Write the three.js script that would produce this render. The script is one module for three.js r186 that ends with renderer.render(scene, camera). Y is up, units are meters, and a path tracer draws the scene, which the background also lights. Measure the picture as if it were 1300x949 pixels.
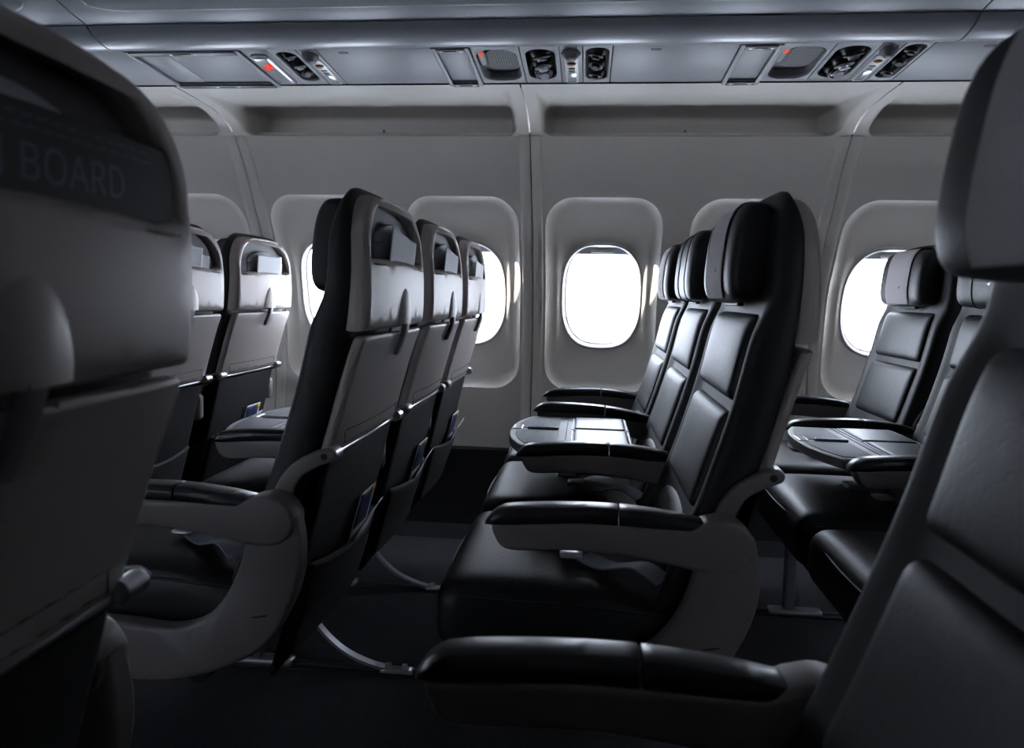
import * as THREE from 'three';
import { mergeGeometries, mergeVertices, toCreasedNormals } from 'three/addons/utils/BufferGeometryUtils.js';
import { TessellateModifier } from 'three/addons/modifiers/TessellateModifier.js';

// ---------------------------------------------------------------- camera, sky, sun, exposure
const EYE = 0.971;
const scene = new THREE.Scene();
const camera = new THREE.PerspectiveCamera(2 * Math.atan(474.5 / 918.1) * 180 / Math.PI, 1300 / 949, 0.02, 60);
camera.position.set(0, EYE, 0);
camera.rotation.order = 'YXZ';
camera.rotation.set(-0.0607, 0.1026, 0.0238);
camera.setViewOffset(1300, 949, 0, 42.5, 1300, 949);
camera.focus = 1.9;
camera.userData.fStop = 5.6;
scene.background = new THREE.Color().setRGB(0.80, 0.90, 1.07);
scene.backgroundIntensity = 15;
const sun = new THREE.DirectionalLight(0xfff4e6, 60);
sun.position.set(-9.5, 2.9, -3.74);           // low and almost along the fuselage, outside the far wall
sun.target.position.set(0, 0.97, -2.9);
sun.castShadow = true;
Object.assign(sun.shadow.camera, { left: -6, right: 6, top: 4, bottom: -4, near: 0.5, far: 30 });
sun.shadow.mapSize.set(2048, 2048);
scene.add(sun, sun.target);
const renderer = new THREE.WebGLRenderer();
renderer.toneMapping = THREE.LinearToneMapping;
renderer.toneMappingExposure = 1.0;
renderer.shadowMap.enabled = true;

// ---------------------------------------------------------------- helpers
let seed = 7;
const rnd = () => { seed = (seed * 1664525 + 1013904223) % 4294967296; return seed / 4294967296; };
const clamp = (v, a, b) => Math.max(a, Math.min(b, v));
const sstep = (a, b, v) => { const t = clamp((v - a) / (b - a), 0, 1); return t * t * (3 - 2 * t); };
const lerp = (a, b, t) => a + (b - a) * t;
function table(rows) {                        // piecewise monotone-ish smooth lookup: [[y, x], ...]
  return (y) => {
    const n = rows.length;
    if (y <= rows[0][0]) return rows[0][1];
    if (y >= rows[n - 1][0]) return rows[n - 1][1];
    let i = 0; while (y > rows[i + 1][0]) i++;
    const [y0, x0] = rows[i], [y1, x1] = rows[i + 1], h = y1 - y0, t = (y - y0) / h;
    const m = (k) => k <= 0 ? (rows[1][1] - rows[0][1]) / (rows[1][0] - rows[0][0]) : k >= n - 1 ? (rows[n - 1][1] - rows[n - 2][1]) / (rows[n - 1][0] - rows[n - 2][0])
      : (rows[k + 1][1] - rows[k - 1][1]) / (rows[k + 1][0] - rows[k - 1][0]);
    const t2 = t * t, t3 = t2 * t;
    return (2 * t3 - 3 * t2 + 1) * x0 + (t3 - 2 * t2 + t) * h * m(i) + (-2 * t3 + 3 * t2) * x1 + (t3 - t2) * h * m(i + 1);
  };
}
const used = {};
function numbered(name) { const k = used[name] = (used[name] ?? -1) + 1; return k ? name + '_' + String(k).padStart(3, '0') : name; }
function mesh(name, geo, mat, parent) {
  const m = new THREE.Mesh(geo, mat);
  m.name = parent ? name : numbered(name);
  m.castShadow = m.receiveShadow = true;
  (parent ?? scene).add(m);
  return m;
}
function tag(o, label, category, group) { o.userData.label = label; o.userData.category = category; if (group) o.userData.group = group; return o; }
function thing(name, label, category, pos = [0, 0, 0], group) {
  const g = new THREE.Group(); g.name = numbered(name); g.position.set(...pos); scene.add(g);
  return tag(g, label, category, group);
}
function structGroup(name) { const g = new THREE.Group(); g.name = name; g.userData.kind = 'structure'; scene.add(g); return g; }
function struct(name, geo, mat, parent) { const m = mesh(name, geo, mat, parent); if (!parent) m.userData.kind = 'structure'; return m; }
const cache = new Map();
const once = (key, make) => { if (!cache.has(key)) cache.set(key, make()); return cache.get(key); };

function smooth(geo) {                        // average normals of vertices that share a place
  geo.computeVertexNormals();
  const p = geo.attributes.position, n = geo.attributes.normal, acc = new Map(), key = (i) => Math.round(p.getX(i) * 2e4) + ',' + Math.round(p.getY(i) * 2e4) + ',' + Math.round(p.getZ(i) * 2e4);
  for (let i = 0; i < p.count; i++) { const k = key(i), a = acc.get(k) ?? [0, 0, 0]; a[0] += n.getX(i); a[1] += n.getY(i); a[2] += n.getZ(i); acc.set(k, a); }
  for (let i = 0; i < p.count; i++) { const a = acc.get(key(i)), l = Math.hypot(...a) || 1; n.setXYZ(i, a[0] / l, a[1] / l, a[2] / l); }
  return geo;
}
// rounded box, evenly subdivided, uv in metres, then bent by fn([x, y, z]) => [x, y, z]
function rbox(w, h, d, r, seg = [12, 12, 12], fn) {
  const g = new THREE.BoxGeometry(2, 2, 2, ...seg), p = g.attributes.position, uv = g.attributes.uv, H = [w / 2, h / 2, d / 2];
  const warp = (t) => Math.sign(t) * (1 - Math.pow(1 - Math.abs(t), 1.5));
  const faces = [[2, 1], [2, 1], [0, 2], [0, 2], [0, 1], [0, 1]], normal = g.attributes.normal;
  for (let i = 0; i < p.count; i++) {
    const v = [p.getX(i), p.getY(i), p.getZ(i)].map((t, k) => (Math.abs(Math.abs(t) - 1) < 1e-6 ? t : warp(t)) * H[k]);
    const nx = Math.abs(normal.getX(i)), ny = Math.abs(normal.getY(i)), f = nx > 0.5 ? 0 : ny > 0.5 ? 2 : 4;
    uv.setXY(i, v[faces[f][0]], v[faces[f][1]]);
    const c = v.map((t, k) => clamp(t, -(H[k] - r), H[k] - r)), e = v.map((t, k) => t - c[k]), l = Math.hypot(...e) || 1;
    let q = c.map((t, k) => t + e[k] / l * r);
    if (fn) q = fn(q);
    p.setXYZ(i, ...q);
  }
  return smooth(g);
}
const poly = (pts) => { const s = new THREE.Shape(); s.moveTo(...pts[0]); for (const q of pts.slice(1)) s.lineTo(...q); s.closePath(); return s; };
const splinePts = (pts, n, closed = false) => new THREE.CatmullRomCurve3(pts.map(([a, b]) => new THREE.Vector3(a, b, 0)), closed, 'centripetal').getPoints(n).map((v) => [v.x, v.y]);
function extrude(shape, depth, bevel = 0.003, bseg = 3, cseg = 12) {       // centred on z = 0, outline kept
  const g = new THREE.ExtrudeGeometry(shape, { depth: Math.max(depth - 2 * bevel, 1e-4), bevelEnabled: bevel > 0, bevelThickness: bevel, bevelSize: bevel, bevelOffset: -bevel, bevelSegments: bseg, curveSegments: cseg });
  g.translate(0, 0, -Math.max(depth - 2 * bevel, 1e-4) / 2);
  return toCreasedNormals(g, 0.6);
}
function rrectPts(x0, y0, x1, y1, r, n = 6) {
  const o = [];
  for (const [cx, cy, a] of [[x1 - r, y1 - r, 0], [x0 + r, y1 - r, 1], [x0 + r, y0 + r, 2], [x1 - r, y0 + r, 3]])
    for (let i = 0; i <= n; i++) { const t = (a + i / n) * Math.PI / 2; o.push([cx + r * Math.cos(t), cy + r * Math.sin(t)]); }
  return o;
}
function hole(shape, pts) { const h = new THREE.Path(); h.moveTo(...pts[0]); for (const q of pts.slice(1)) h.lineTo(...q); h.closePath(); shape.holes.push(h); return shape; }
function tube(pts, r, seg = 24, rs = 8) { return new THREE.TubeGeometry(new THREE.CatmullRomCurve3(pts.map((q) => new THREE.Vector3(...q)), false, 'centripetal'), seg, r, rs, false); }
function cyl(r0, r1, h, seg = 20) { return new THREE.CylinderGeometry(r0, r1, h, seg); }
function loft(rings, closed = true) {         // rings of [x, y, z]
  const n = rings[0].length, pos = [], uv = [], idx = [], cols = closed ? n + 1 : n;
  let v = 0;
  rings.forEach((ring, j) => {
    if (j) v += Math.hypot(...[0, 1, 2].map((k) => ring[0][k] - rings[j - 1][0][k]));
    let u = 0;
    for (let i = 0; i < cols; i++) { const q = ring[i % n]; if (i) u += Math.hypot(...[0, 1, 2].map((k) => q[k] - ring[i - 1][k])); pos.push(...q); uv.push(u, v); }
  });
  for (let j = 0; j + 1 < rings.length; j++) for (let i = 0; i + 1 < cols; i++) { const a = j * cols + i, b = a + 1, c = a + cols, d = c + 1; idx.push(a, b, d, a, d, c); }
  const g = new THREE.BufferGeometry();
  g.setAttribute('position', new THREE.Float32BufferAttribute(pos, 3)); g.setAttribute('uv', new THREE.Float32BufferAttribute(uv, 2)); g.setIndex(idx);
  return smooth(g);
}
function ribbon(path, w, t, wide = [0, 0, 1]) {  // flat strap along a path, with thickness
  const c = new THREE.CatmullRomCurve3(path.map((q) => new THREE.Vector3(...q)), false, 'centripetal'), n = 28, W = new THREE.Vector3(...wide).normalize(), rings = [];
  for (let i = 0; i <= n; i++) {
    const p = c.getPoint(i / n), T = c.getTangent(i / n), N = new THREE.Vector3().crossVectors(T, W).normalize(), B = new THREE.Vector3().crossVectors(N, T).normalize();
    rings.push([[-1, -1], [1, -1], [1, 1], [-1, 1]].map(([a, b]) => p.clone().addScaledVector(B, a * w / 2).addScaledVector(N, b * t / 2).toArray()));
  }
  return toCreasedNormals(loft(rings).toNonIndexed(), 0.7);
}
const merge = (list) => mergeGeometries(list.map((g) => { const q = g.index ? g.toNonIndexed() : g.clone(); for (const k of Object.keys(q.attributes)) if (!['position', 'normal', 'uv'].includes(k)) q.deleteAttribute(k); return q; }));

// ---------------------------------------------------------------- textures and materials
function noiseField(n, octaves) {             // tileable value noise 0..1
  const out = new Float32Array(n * n);
  for (const [cells, amp] of octaves) {
    const g = Array.from({ length: cells * cells }, rnd);
    for (let y = 0; y < n; y++) for (let x = 0; x < n; x++) {
      const fx = x / n * cells, fy = y / n * cells, x0 = Math.floor(fx), y0 = Math.floor(fy), tx = sstep(0, 1, fx - x0), ty = sstep(0, 1, fy - y0);
      const at = (a, b) => g[((b % cells) * cells) + (a % cells)];
      out[y * n + x] += amp * lerp(lerp(at(x0, y0), at(x0 + 1, y0), tx), lerp(at(x0, y0 + 1), at(x0 + 1, y0 + 1), tx), ty);
    }
  }
  return out;
}
function dataTex(n, f, repeat, srgb = false) {
  const d = new Uint8Array(n * n * 4);
  for (let i = 0; i < n * n; i++) { const v = f(i % n, Math.floor(i / n), i); const c = Array.isArray(v) ? v : [v, v, v]; for (let k = 0; k < 3; k++) d[i * 4 + k] = clamp(c[k] * 255, 0, 255); d[i * 4 + 3] = 255; }
  const t = new THREE.DataTexture(d, n, n); t.wrapS = t.wrapT = THREE.RepeatWrapping; t.magFilter = THREE.LinearFilter; t.minFilter = THREE.LinearMipmapLinearFilter; t.generateMipmaps = true;
  t.repeat.set(repeat, repeat); if (srgb) t.colorSpace = THREE.SRGBColorSpace; t.needsUpdate = true;
  return t;
}
const nf = noiseField(512, [[6, 0.25], [14, 0.3], [48, 0.2], [128, 0.25]]);
const ridged = noiseField(512, [[9, 0.6], [23, 0.4]]);
const leatherBump = dataTex(512, (x, y, i) => 0.7 * nf[i] + 0.3 * Math.min(1, Math.abs(ridged[i] - 0.5) * 14), 7);
const roughTex = dataTex(512, (x, y, i) => 0.75 + 0.4 * (nf[i] - 0.5), 3);
const paintBump = dataTex(256, (() => { const f = noiseField(256, [[128, 0.7], [64, 0.3]]); return (x, y, i) => f[i]; })(), 8);
const weaveBump = dataTex(128, (x, y) => 0.5 + 0.25 * Math.sin(x / 128 * Math.PI * 32) + 0.25 * Math.sin(y / 128 * Math.PI * 32), 10);
const ribBump = dataTex(128, (x, y) => 0.5 + 0.5 * Math.sin(y / 128 * Math.PI * 2 * 12 + 1.2 * Math.sin(x / 128 * Math.PI * 2 * 12)), 16);
const netBump = dataTex(128, (x, y) => (Math.abs(Math.sin(x / 128 * Math.PI * 12)) * Math.abs(Math.sin(y / 128 * Math.PI * 12))) > 0.35 ? 0 : 1, 14);
const carpetBump = dataTex(256, (() => { const f = noiseField(256, [[128, 0.8], [32, 0.2]]); return (x, y, i) => f[i]; })(), 5);
const carpetMap = dataTex(256, (() => { const f = noiseField(256, [[100, 0.6], [20, 0.4]]); return (x, y, i) => [0.07 + 0.05 * f[i], 0.07 + 0.05 * f[i], 0.09 + 0.06 * f[i]]; })(), 3, true);

const std = (color, roughness, extra = {}) => new THREE.MeshPhysicalMaterial({ color, roughness, ...extra });
const M = {
  leather: std(0x0e0e11, 0.48, { bumpMap: leatherBump, bumpScale: 0.0004 }),
  leatherSide: std(0x0d0d10, 0.55, { bumpMap: leatherBump, bumpScale: 0.00015 }),
  piping: std(0x0a0a0c, 0.5),
  cover: std(0xc6c0c2, 0.9, { bumpMap: ribBump, bumpScale: 0.0012 }),
  shell: std(0xaaa19d, 0.46, { metalness: 0.15, bumpMap: paintBump, bumpScale: 0.00008 }),
  shellPocket: std(0x4a4849, 0.55),
  shellPad: std(0x9b9ca2, 0.6),
  dark: std(0x08080a, 0.6),
  blackPlastic: std(0x101013, 0.35),
  armPad: std(0x17171b, 0.33, { bumpMap: leatherBump, bumpScale: 0.0001 }),
  armGrey: std(0x75706f, 0.42, { bumpMap: paintBump, bumpScale: 0.00006 }),
  lever: std(0x77757a, 0.35),
  metal: std(0xb9b9bd, 0.3, { metalness: 0.9 }),
  brushed: std(0x8d8d92, 0.42, { metalness: 0.8 }),
  pocket: std(0x0e0e11, 0.85, { bumpMap: weaveBump, bumpScale: 0.0006 }),
  net: std(0x0a0a0c, 0.8, { bumpMap: netBump, bumpScale: 0.002 }),
  wall: std(0xd6d1ca, 0.5),
  dado: std(0x1c1c20, 0.9, { bumpMap: carpetBump, bumpScale: 0.001 }),
  hull: std(0x33353a, 0.8),
  ring: std(0xd4d3d2, 0.35),
  pane: std(0xffffff, 0, { transmission: 1, thickness: 0, ior: 1.45 }),
  shade: std(0xb9bcc4, 0.5),
  psu: std(0x8f9094, 0.45, { bumpMap: paintBump, bumpScale: 0.00005 }),
  psuDark: std(0x17181b, 0.4),
  grille: std(0x6d6e72, 0.6),
  binBody: std(0x9c9ea5, 0.29, { bumpMap: paintBump, bumpScale: 0.00004 }),
  bulkhead: std(0x3a3b42, 0.7),
  ceiling: std(0xd0cdc8, 0.6),
  carpet: std(0xffffff, 0.95, { map: carpetMap, bumpMap: carpetBump, bumpScale: 0.003 }),
  rail: std(0x2a2a2e, 0.5, { metalness: 0.6 }),
  tableTop: std(0xb4b6bc, 0.5),
  tableInsert: std(0x7b7c82, 0.6, { bumpMap: weaveBump, bumpScale: 0.0005 }),
  tablePad: std(0x161a2a, 0.4),
  paper: std(0xe2e4ea, 0.7),
  blueCard: std(0x27335f, 0.5), yellowCard: std(0xc9a43a, 0.5),
  beltPale: std(0x6d7280, 0.6, { bumpMap: ribBump, bumpScale: 0.0006 }),
  belt: std(0x24252a, 0.6, { bumpMap: ribBump, bumpScale: 0.0006 }),
  amber: std(0x9a5a22, 0.4),
  sign: new THREE.MeshStandardMaterial({ color: 0x200300, emissive: 0xff3a14, emissiveIntensity: 1.2 }),
  lens: std(0xc9ccd4, 0.15, { metalness: 0.3 }),
};
const US = -0.2151, WP = 0.5335, W2 = 1.067, PITCH = 0.742, CD = 0.915;

// ---------------------------------------------------------------- the cabin shell
const wallD = table([[0.36, 2.868], [0.55, 2.885], [0.75, 2.884], [0.9, 2.868], [1.017, 2.842], [1.118, 2.79], [1.22, 2.735], [1.30, 2.682], [1.435, 2.602], [1.525, 2.527]]);
function onWall(X, h, off) {                  // off > 0 into the cabin
  const e = 0.004, s = (wallD(h + e) - wallD(h - e)) / (2 * e), l = Math.hypot(1, s);
  return [X, h + off * s / l, -(wallD(h) - off / l)];
}
const HC = 0.968, WC = 0.968;                 // middle of the window recess / of the window
const CELL = WP / 2, STRIP = 0.040, H0 = 0.36, H1 = 1.525;
function angleSet(xl, xr) { const a = []; for (let i = 0; i < 112; i++) a.push(i / 112 * 2 * Math.PI - Math.PI); for (const [x, y] of [[xr, H1 - HC], [xl, H1 - HC], [xl, H0 - HC], [xr, H0 - HC]]) a.push(Math.atan2(y, x)); return a.sort((p, q) => p - q); }
const superR = (t, a, b, n) => 1 / Math.pow(Math.pow(Math.abs(Math.cos(t)) / a, n) + Math.pow(Math.abs(Math.sin(t)) / b, n), 1 / n);
function rrectR(t, a, b, r) {                 // radius of a rounded rectangle along angle t
  const c = Math.abs(Math.cos(t)), s = Math.abs(Math.sin(t));
  let R = Math.min(c > 1e-9 ? a / c : 1e9, s > 1e-9 ? b / s : 1e9);
  const px = R * c, py = R * s;
  if (px > a - r && py > b - r) { const cx = a - r, cy = b - r, B = c * cx + s * cy, C = cx * cx + cy * cy - r * r; R = B + Math.sqrt(Math.max(0, B * B - C)); }
  return R;
}
const winR = (t, k = 0) => superR(t, 0.150 + k, 0.192 + k, 2.7);
function wallCell(left) {                     // one window's share of a panel, closed from the cabin face to the outer skin
  const xl = -CELL + (left ? STRIP : 0), xr = CELL - (left ? 0 : STRIP), A = angleSet(xl, xr);
  const rect = (t) => { const c = Math.cos(t), s = Math.sin(t); return Math.min(c > 1e-9 ? xr / c : c < -1e-9 ? xl / c : 1e9, s > 1e-9 ? (H1 - HC) / s : s < -1e-9 ? (H0 - HC) / s : 1e9); };
  const rec = (t) => rrectR(t, 0.216, 0.368, 0.105);
  const ring = (R, off) => A.map((t) => onWall(R(t) * Math.cos(t), HC + R(t) * Math.sin(t), typeof off === 'function' ? off(t) : off));
  const mix = (P, Q, k) => (t) => lerp(P(t), Q(t), k), inset = (k) => (t) => rrectR(t, 0.216 - k, 0.368 - k, 0.105 - k * 0.6), rings = [];
  for (let i = 0; i <= 8; i++) rings.push(ring(mix(rect, rec, i / 8), 0));
  for (const k of [0.001, 0.003, 0.006, 0.010, 0.015, 0.021, 0.028, 0.036, 0.043]) { const u = k / 0.045; rings.push(ring(inset(k), -0.001 - 0.017 * (1 - Math.pow(1 - u, 2.4)))); }
  for (let i = 1; i <= 5; i++) rings.push(ring(mix(inset(0.043), (t) => winR(t, 0.0), i / 5), -0.018 - 0.013 * i / 5));
  const inner = [[-0.001, -0.037], [-0.003, -0.046], [-0.006, -0.055]];
  for (const [k, o] of inner) rings.push(ring((t) => winR(t, k), o));
  rings.push(ring((t) => winR(t, 0.008), -0.062));
  for (let i = 1; i <= 3; i++) rings.push(ring(mix((t) => winR(t, 0.008), rect, i / 3), -0.066));
  return loft(rings.map((r) => r.reverse()));
}
function wallStrip(x0, x1, off) {             // border of a panel beside the seam
  const rings = [], n = 40;
  for (let i = 0; i <= n; i++) { const h = lerp(H0, H1, i / n); rings.push([onWall(x0, h, -0.066), onWall(x0, h, off - 0.002), onWall(x0 + 0.002, h, off), onWall(x1 - 0.002, h, off), onWall(x1, h, off - 0.002), onWall(x1, h, -0.066)]); }
  return toCreasedNormals(loft(rings).toNonIndexed(), 0.8);
}
// cove above the windows: rib line at the panel ends, hollow between them
const ribC = splinePts([[2.527, 1.525], [2.47, 1.558], [2.39, 1.579], [2.27, 1.587], [2.2, 1.589], [2.146, 1.59]], 48);
const coveC = splinePts([[2.527, 1.525], [2.532, 1.5285], [2.60, 1.534], [2.64, 1.539], [2.652, 1.548], [2.654, 1.575], [2.652, 1.604], [2.642, 1.614], [2.61, 1.618], [2.52, 1.617], [2.43, 1.611], [2.36, 1.602], [2.29, 1.592], [2.245, 1.588], [2.146, 1.59]], 48);
function coveGeo() {
  const n = 90, g = 0.0025, xs = [];
  for (let i = 0; i <= n; i++) xs.push(lerp(g, W2 - g, 0.5 - 0.5 * Math.cos(Math.PI * i / n) * (0.9 + 0.1 * Math.abs(Math.cos(Math.PI * i / n)))));
  const rings = xs.map((x) => { const w = sstep(0.038, 0.075, x) * sstep(0.038, 0.075, W2 - x); return ribC.map(([d, h], k) => [x, lerp(h, coveC[k][1], w), -lerp(d, coveC[k][0], w)]); });
  return loft(rings, false);
}
const shellRight = structGroup('wall_right');
const cellL = wallCell(true), cellR = wallCell(false), stripL = wallStrip(0.002, STRIP, 0.0035), stripR = wallStrip(W2 - STRIP, W2 - 0.002, 0.0035), cove = coveGeo();
const panelGeo = merge([cellL.clone().translate(CELL, 0, 0), cellR.clone().translate(CELL * 3, 0, 0)]);
const seamBack = wallStrip(-0.01, 0.01, -0.02);
const rails = [];
for (let n = -4; n < 4; n++) {
  const x = US + n * W2;
  mesh('wall_panel', panelGeo, M.wall, shellRight).position.x = x;
  mesh('panel_border', stripL, M.wall, shellRight).position.x = x;
  mesh('panel_border', stripR, M.wall, shellRight).position.x = x;
  mesh('panel_cove', cove, M.wall, shellRight).position.x = x;
  mesh('seam_backing', seamBack, M.dark, shellRight).position.x = x;
}
const X0 = US - 4 * W2, X1 = US + 4 * W2, LEN = X1 - X0, XM = (X0 + X1) / 2;
function runX(profile, x0 = X0, x1 = X1, creased = 0.5) {   // closed (depth, height) outline run along the cabin
  const s = poly(profile.map(([d, h]) => [d, h])), g = new THREE.ExtrudeGeometry(s, { depth: x1 - x0, bevelEnabled: false });
  g.rotateY(Math.PI / 2); g.translate(x0, 0, 0);           // (d, h, c) -> (c, h, -d)
  return toCreasedNormals(g, creased);
}
// lower side panel, with a ledge under the wall
const dadoGeo = runX([[2.80, 0], [2.838, 0.05], [2.852, 0.2], [2.858, 0.352], [2.866, 0.362], [2.97, 0.362], [2.97, 0]]);
struct('baseboard_right', dadoGeo, M.dado);
// windows
const ringGeo = (() => {
  const rings = [];
  for (const [k, o] of [[-0.006, -0.047], [-0.004, -0.038], [-0.001, -0.029], [0.003, -0.0255], [0.007, -0.0255], [0.010, -0.0285], [0.0115, -0.033]]) {
    const r = []; for (let i = 0; i < 96; i++) { const t = -i / 96 * 2 * Math.PI, R = winR(t, k); r.push(onWall(R * Math.cos(t), WC + R * Math.sin(t), o)); } rings.push(r);
  }
  return loft(rings);
})();
const paneGeo = (() => { const rings = []; for (const k of [-0.0062, -0.06, -0.12, -0.149]) { const r = []; for (let i = 0; i < 64; i++) { const t = -i / 64 * 2 * Math.PI, R = Math.max(winR(t, k), 0.0005); r.push(onWall(R * Math.cos(t), WC + R * Math.sin(t), -0.055)); } rings.push(r); } return loft(rings.reverse()); })();
const sealGeo = (() => { const rings = []; for (const [k, o] of [[-0.0058, -0.050], [-0.009, -0.0505], [-0.013, -0.053], [-0.014, -0.0545]]) { const r = []; for (let i = 0; i < 96; i++) { const t = -i / 96 * 2 * Math.PI, R = winR(t, k); r.push(onWall(R * Math.cos(t), WC + R * Math.sin(t), o)); } rings.push(r); } return loft(rings.reverse()); })();
function shadeGeo(drop) {                     // shade panel filling the top of the opening down to `drop` below its top
  const yTop = 0.182, rings = [];
  for (const o of [-0.0405, -0.0435]) {
    const r = [];
    const xAt = (y) => { let lo = 0, hi = 0.16; for (let i = 0; i < 30; i++) { const m = (lo + hi) / 2; Math.hypot(m, y) < winR(Math.atan2(y, m), -0.006) ? lo = m : hi = m; } return lo; };
    const ys = []; for (let i = 0; i <= 14; i++) ys.push(yTop - drop * i / 14);
    for (const y of ys) r.push(onWall(-xAt(y), WC + y, o));
    for (const y of ys.reverse()) r.push(onWall(xAt(y), WC + y, o));
    rings.push(r);
  }
  const n = rings[0].length, pos = rings.flat(2), idx = [];
  for (let s = 0; s < 2; s++) for (let i = 0; i + 1 < n / 2; i++) { const a = s * n + i, b = a + 1, c = s * n + n - 1 - i, d = c - 1; idx.push(a, b, d, a, d, c); }
  for (let i = 0; i < n; i++) { const a = i, b = (i + 1) % n; idx.push(a, b, n + b, a, n + b, n + a); }
  const g = new THREE.BufferGeometry(); g.setAttribute('position', new THREE.Float32BufferAttribute(pos, 3)); g.setIndex(idx);
  const q = toCreasedNormals(g.toNonIndexed(), 0.5); q.setAttribute('uv', new THREE.Float32BufferAttribute(new Float32Array(q.attributes.position.count * 2), 2)); return q;
}
const shadeTop = shadeGeo(0.028), shadeShut = shadeGeo(0.366), shadeHalf = shadeGeo(0.12), gripGeo = rbox(0.09, 0.010, 0.008, 0.003, [10, 4, 4]);
const windowsRight = [];
for (let n = 0; n < 16; n++) {
  const w = structGroup('window_' + (n + 1)); w.position.x = X0 + CELL + n * WP;
  mesh('window_frame', ringGeo, M.ring, w); mesh('seal', sealGeo, M.ring, w); mesh('pane', paneGeo, M.pane, w);
  mesh('shade', shadeTop, M.shade, w); const g = mesh('shade_grip', gripGeo, M.ring, w); g.position.set(...onWall(0, WC + 0.166, -0.037));
  windowsRight.push(w);
}
// the other side of the cabin, turned half round the centre line
const turnRound = (o) => { o.position.x = 2 * 0.05 - o.position.x; o.position.z = -2 * CD - o.position.z; o.rotation.y += Math.PI; };
{
  const s = shellRight.clone(); s.name = 'wall_left'; scene.add(s); turnRound(s);
  windowsRight.forEach((w, i) => { const c = w.clone(); c.name = 'window_' + (17 + i); scene.add(c); turnRound(c); const sh = c.children.find((q) => q.name === 'shade'); sh.geometry = i > 4 && i < 12 ? shadeShut : shadeHalf; c.children.find((q) => q.name === 'shade_grip').position.set(...onWall(0, WC + (i > 4 && i < 12 ? -0.16 : 0.075), -0.037)); });
  const b = struct('baseboard_left', dadoGeo, M.dado); turnRound(b); b.name = 'baseboard_left';
}
struct('floor', rbox(LEN + 0.4, 0.06, 4.2, 0.005, [4, 2, 4]).translate(XM, -0.03, -CD), M.carpet);
struct('ceiling', runX(splinePts([[2.68, 1.50], [2.78, 1.58], [2.48, 1.98], [1.9, 2.25], [CD, 2.36], [-0.07, 2.25], [-0.65, 1.98], [-0.95, 1.58], [-0.85, 1.50]], 40).concat(splinePts([[-0.91, 1.56], [-0.58, 1.93], [-0.1, 2.14], [CD, 2.2], [1.93, 2.14], [2.41, 1.93], [2.74, 1.56]], 40))), M.ceiling);
for (const [nm, x] of [['wall_front', X0], ['wall_rear', X1]]) struct(nm, rbox(0.06, 2.6, 4.4, 0.01, [2, 4, 4]).translate(x + (nm === 'wall_front' ? 0.02 : -0.02), 1.2, -CD), M.bulkhead);
// floor rails that carry the seats
for (const d of [1.762, 2.29]) struct('trim_' + (d < 2 ? 1 : 2), merge([rbox(LEN - 0.2, 0.006, 0.05, 0.002, [4, 2, 2]).translate(XM, 0.0035, -d), rbox(LEN - 0.2, 0.009, 0.012, 0.002, [4, 2, 2]).translate(XM, 0.006, -d)]), M.rail);
// ---------------------------------------------------------------- overhead bins
const binLow = splinePts([[1.874, 1.606], [1.85, 1.6025], [1.815, 1.6075], [1.785, 1.618], [1.763, 1.6315]], 24);
const binUp = splinePts([[1.7625, 1.6345], [1.70, 1.6455], [1.64, 1.663], [1.57, 1.705], [1.52, 1.77], [1.495, 1.86], [1.51, 1.96], [1.57, 2.05]], 40);
const lowGeo = (x0, x1) => runX([...binLow, [1.775, 1.645], [1.874, 1.645]], x0, x1, 0.7), upGeo = (x0, x1) => runX([...binUp, [2.22, 1.98], [2.22, 1.67], [1.80, 1.665]], x0, x1, 0.7);
function binDoorGeo(x0, x1) {                 // door skin, a little proud of the body
  const run = splinePts([[1.698, 1.646], [1.64, 1.663], [1.57, 1.705], [1.52, 1.77], [1.495, 1.86], [1.51, 1.96]], 40);
  return rbox(x1 - x0, 0.44, 0.016, 0.006, [40, 40, 2], ([x, y, z]) => {
    const ex = Math.abs(x) - ((x1 - x0) / 2 - 0.1);
    let t = y / 0.44 + 0.5; if (ex > 0 && t < 0.25) t = t + (0.1 - Math.sqrt(Math.max(0, 0.01 - ex * ex))) / 0.44 * 0.55 * (1 - t / 0.25);
    const f = clamp(t, 0, 1) * 40, i = Math.min(39, Math.floor(f)), k = f - i, [d, h] = [0, 1].map((q) => lerp(run[i][q], run[i + 1][q], k)), a = run[Math.max(0, i - 1)], b = run[Math.min(40, i + 2)], l = Math.hypot(b[0] - a[0], b[1] - a[1]);
    const nd = -(b[1] - a[1]) / l, nh = (b[0] - a[0]) / l;   // outwards: towards the aisle and down
    return [(x0 + x1) / 2 + x, h + nh * z, -(d + nd * z)];
  });
}
const binSeams = [-3.43, -1.29, 0.86, 3.0];
const binLabels = ['grey overhead locker above the far seats, between two dark seams', 'grey overhead locker above the far left seats', 'grey overhead locker above the far right seats'];
const nearLabels = ['grey overhead locker above the near seats, over the middle of the cabin', 'grey overhead locker above the near seats, rear end', 'grey overhead locker above the near seats, front end'];
for (let i = 0; i < 3; i++) for (const side of [0, 1]) {
  const a = Math.max(binSeams[i], X0 + 0.05) + 0.0025, b = Math.min(binSeams[i + 1], X1 - 0.05) - 0.0025, c = (a + b) / 2;
  const g = thing('overhead_bin', (side ? nearLabels : binLabels)[i === 1 ? 0 : i === 0 ? 1 : 2], 'locker', [0, 0, 0], 'overhead lockers');
  mesh('bin_valance', once('bl' + i, () => lowGeo(a, b)), M.binBody, g); mesh('bin_body', once('bu' + i, () => upGeo(a, b)), M.binBody, g);
  mesh('bin_door', once('bd' + i, () => binDoorGeo(a + 0.06, b - 0.09)), M.binBody, g);
  if (side) turnRound(g);
}
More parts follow.
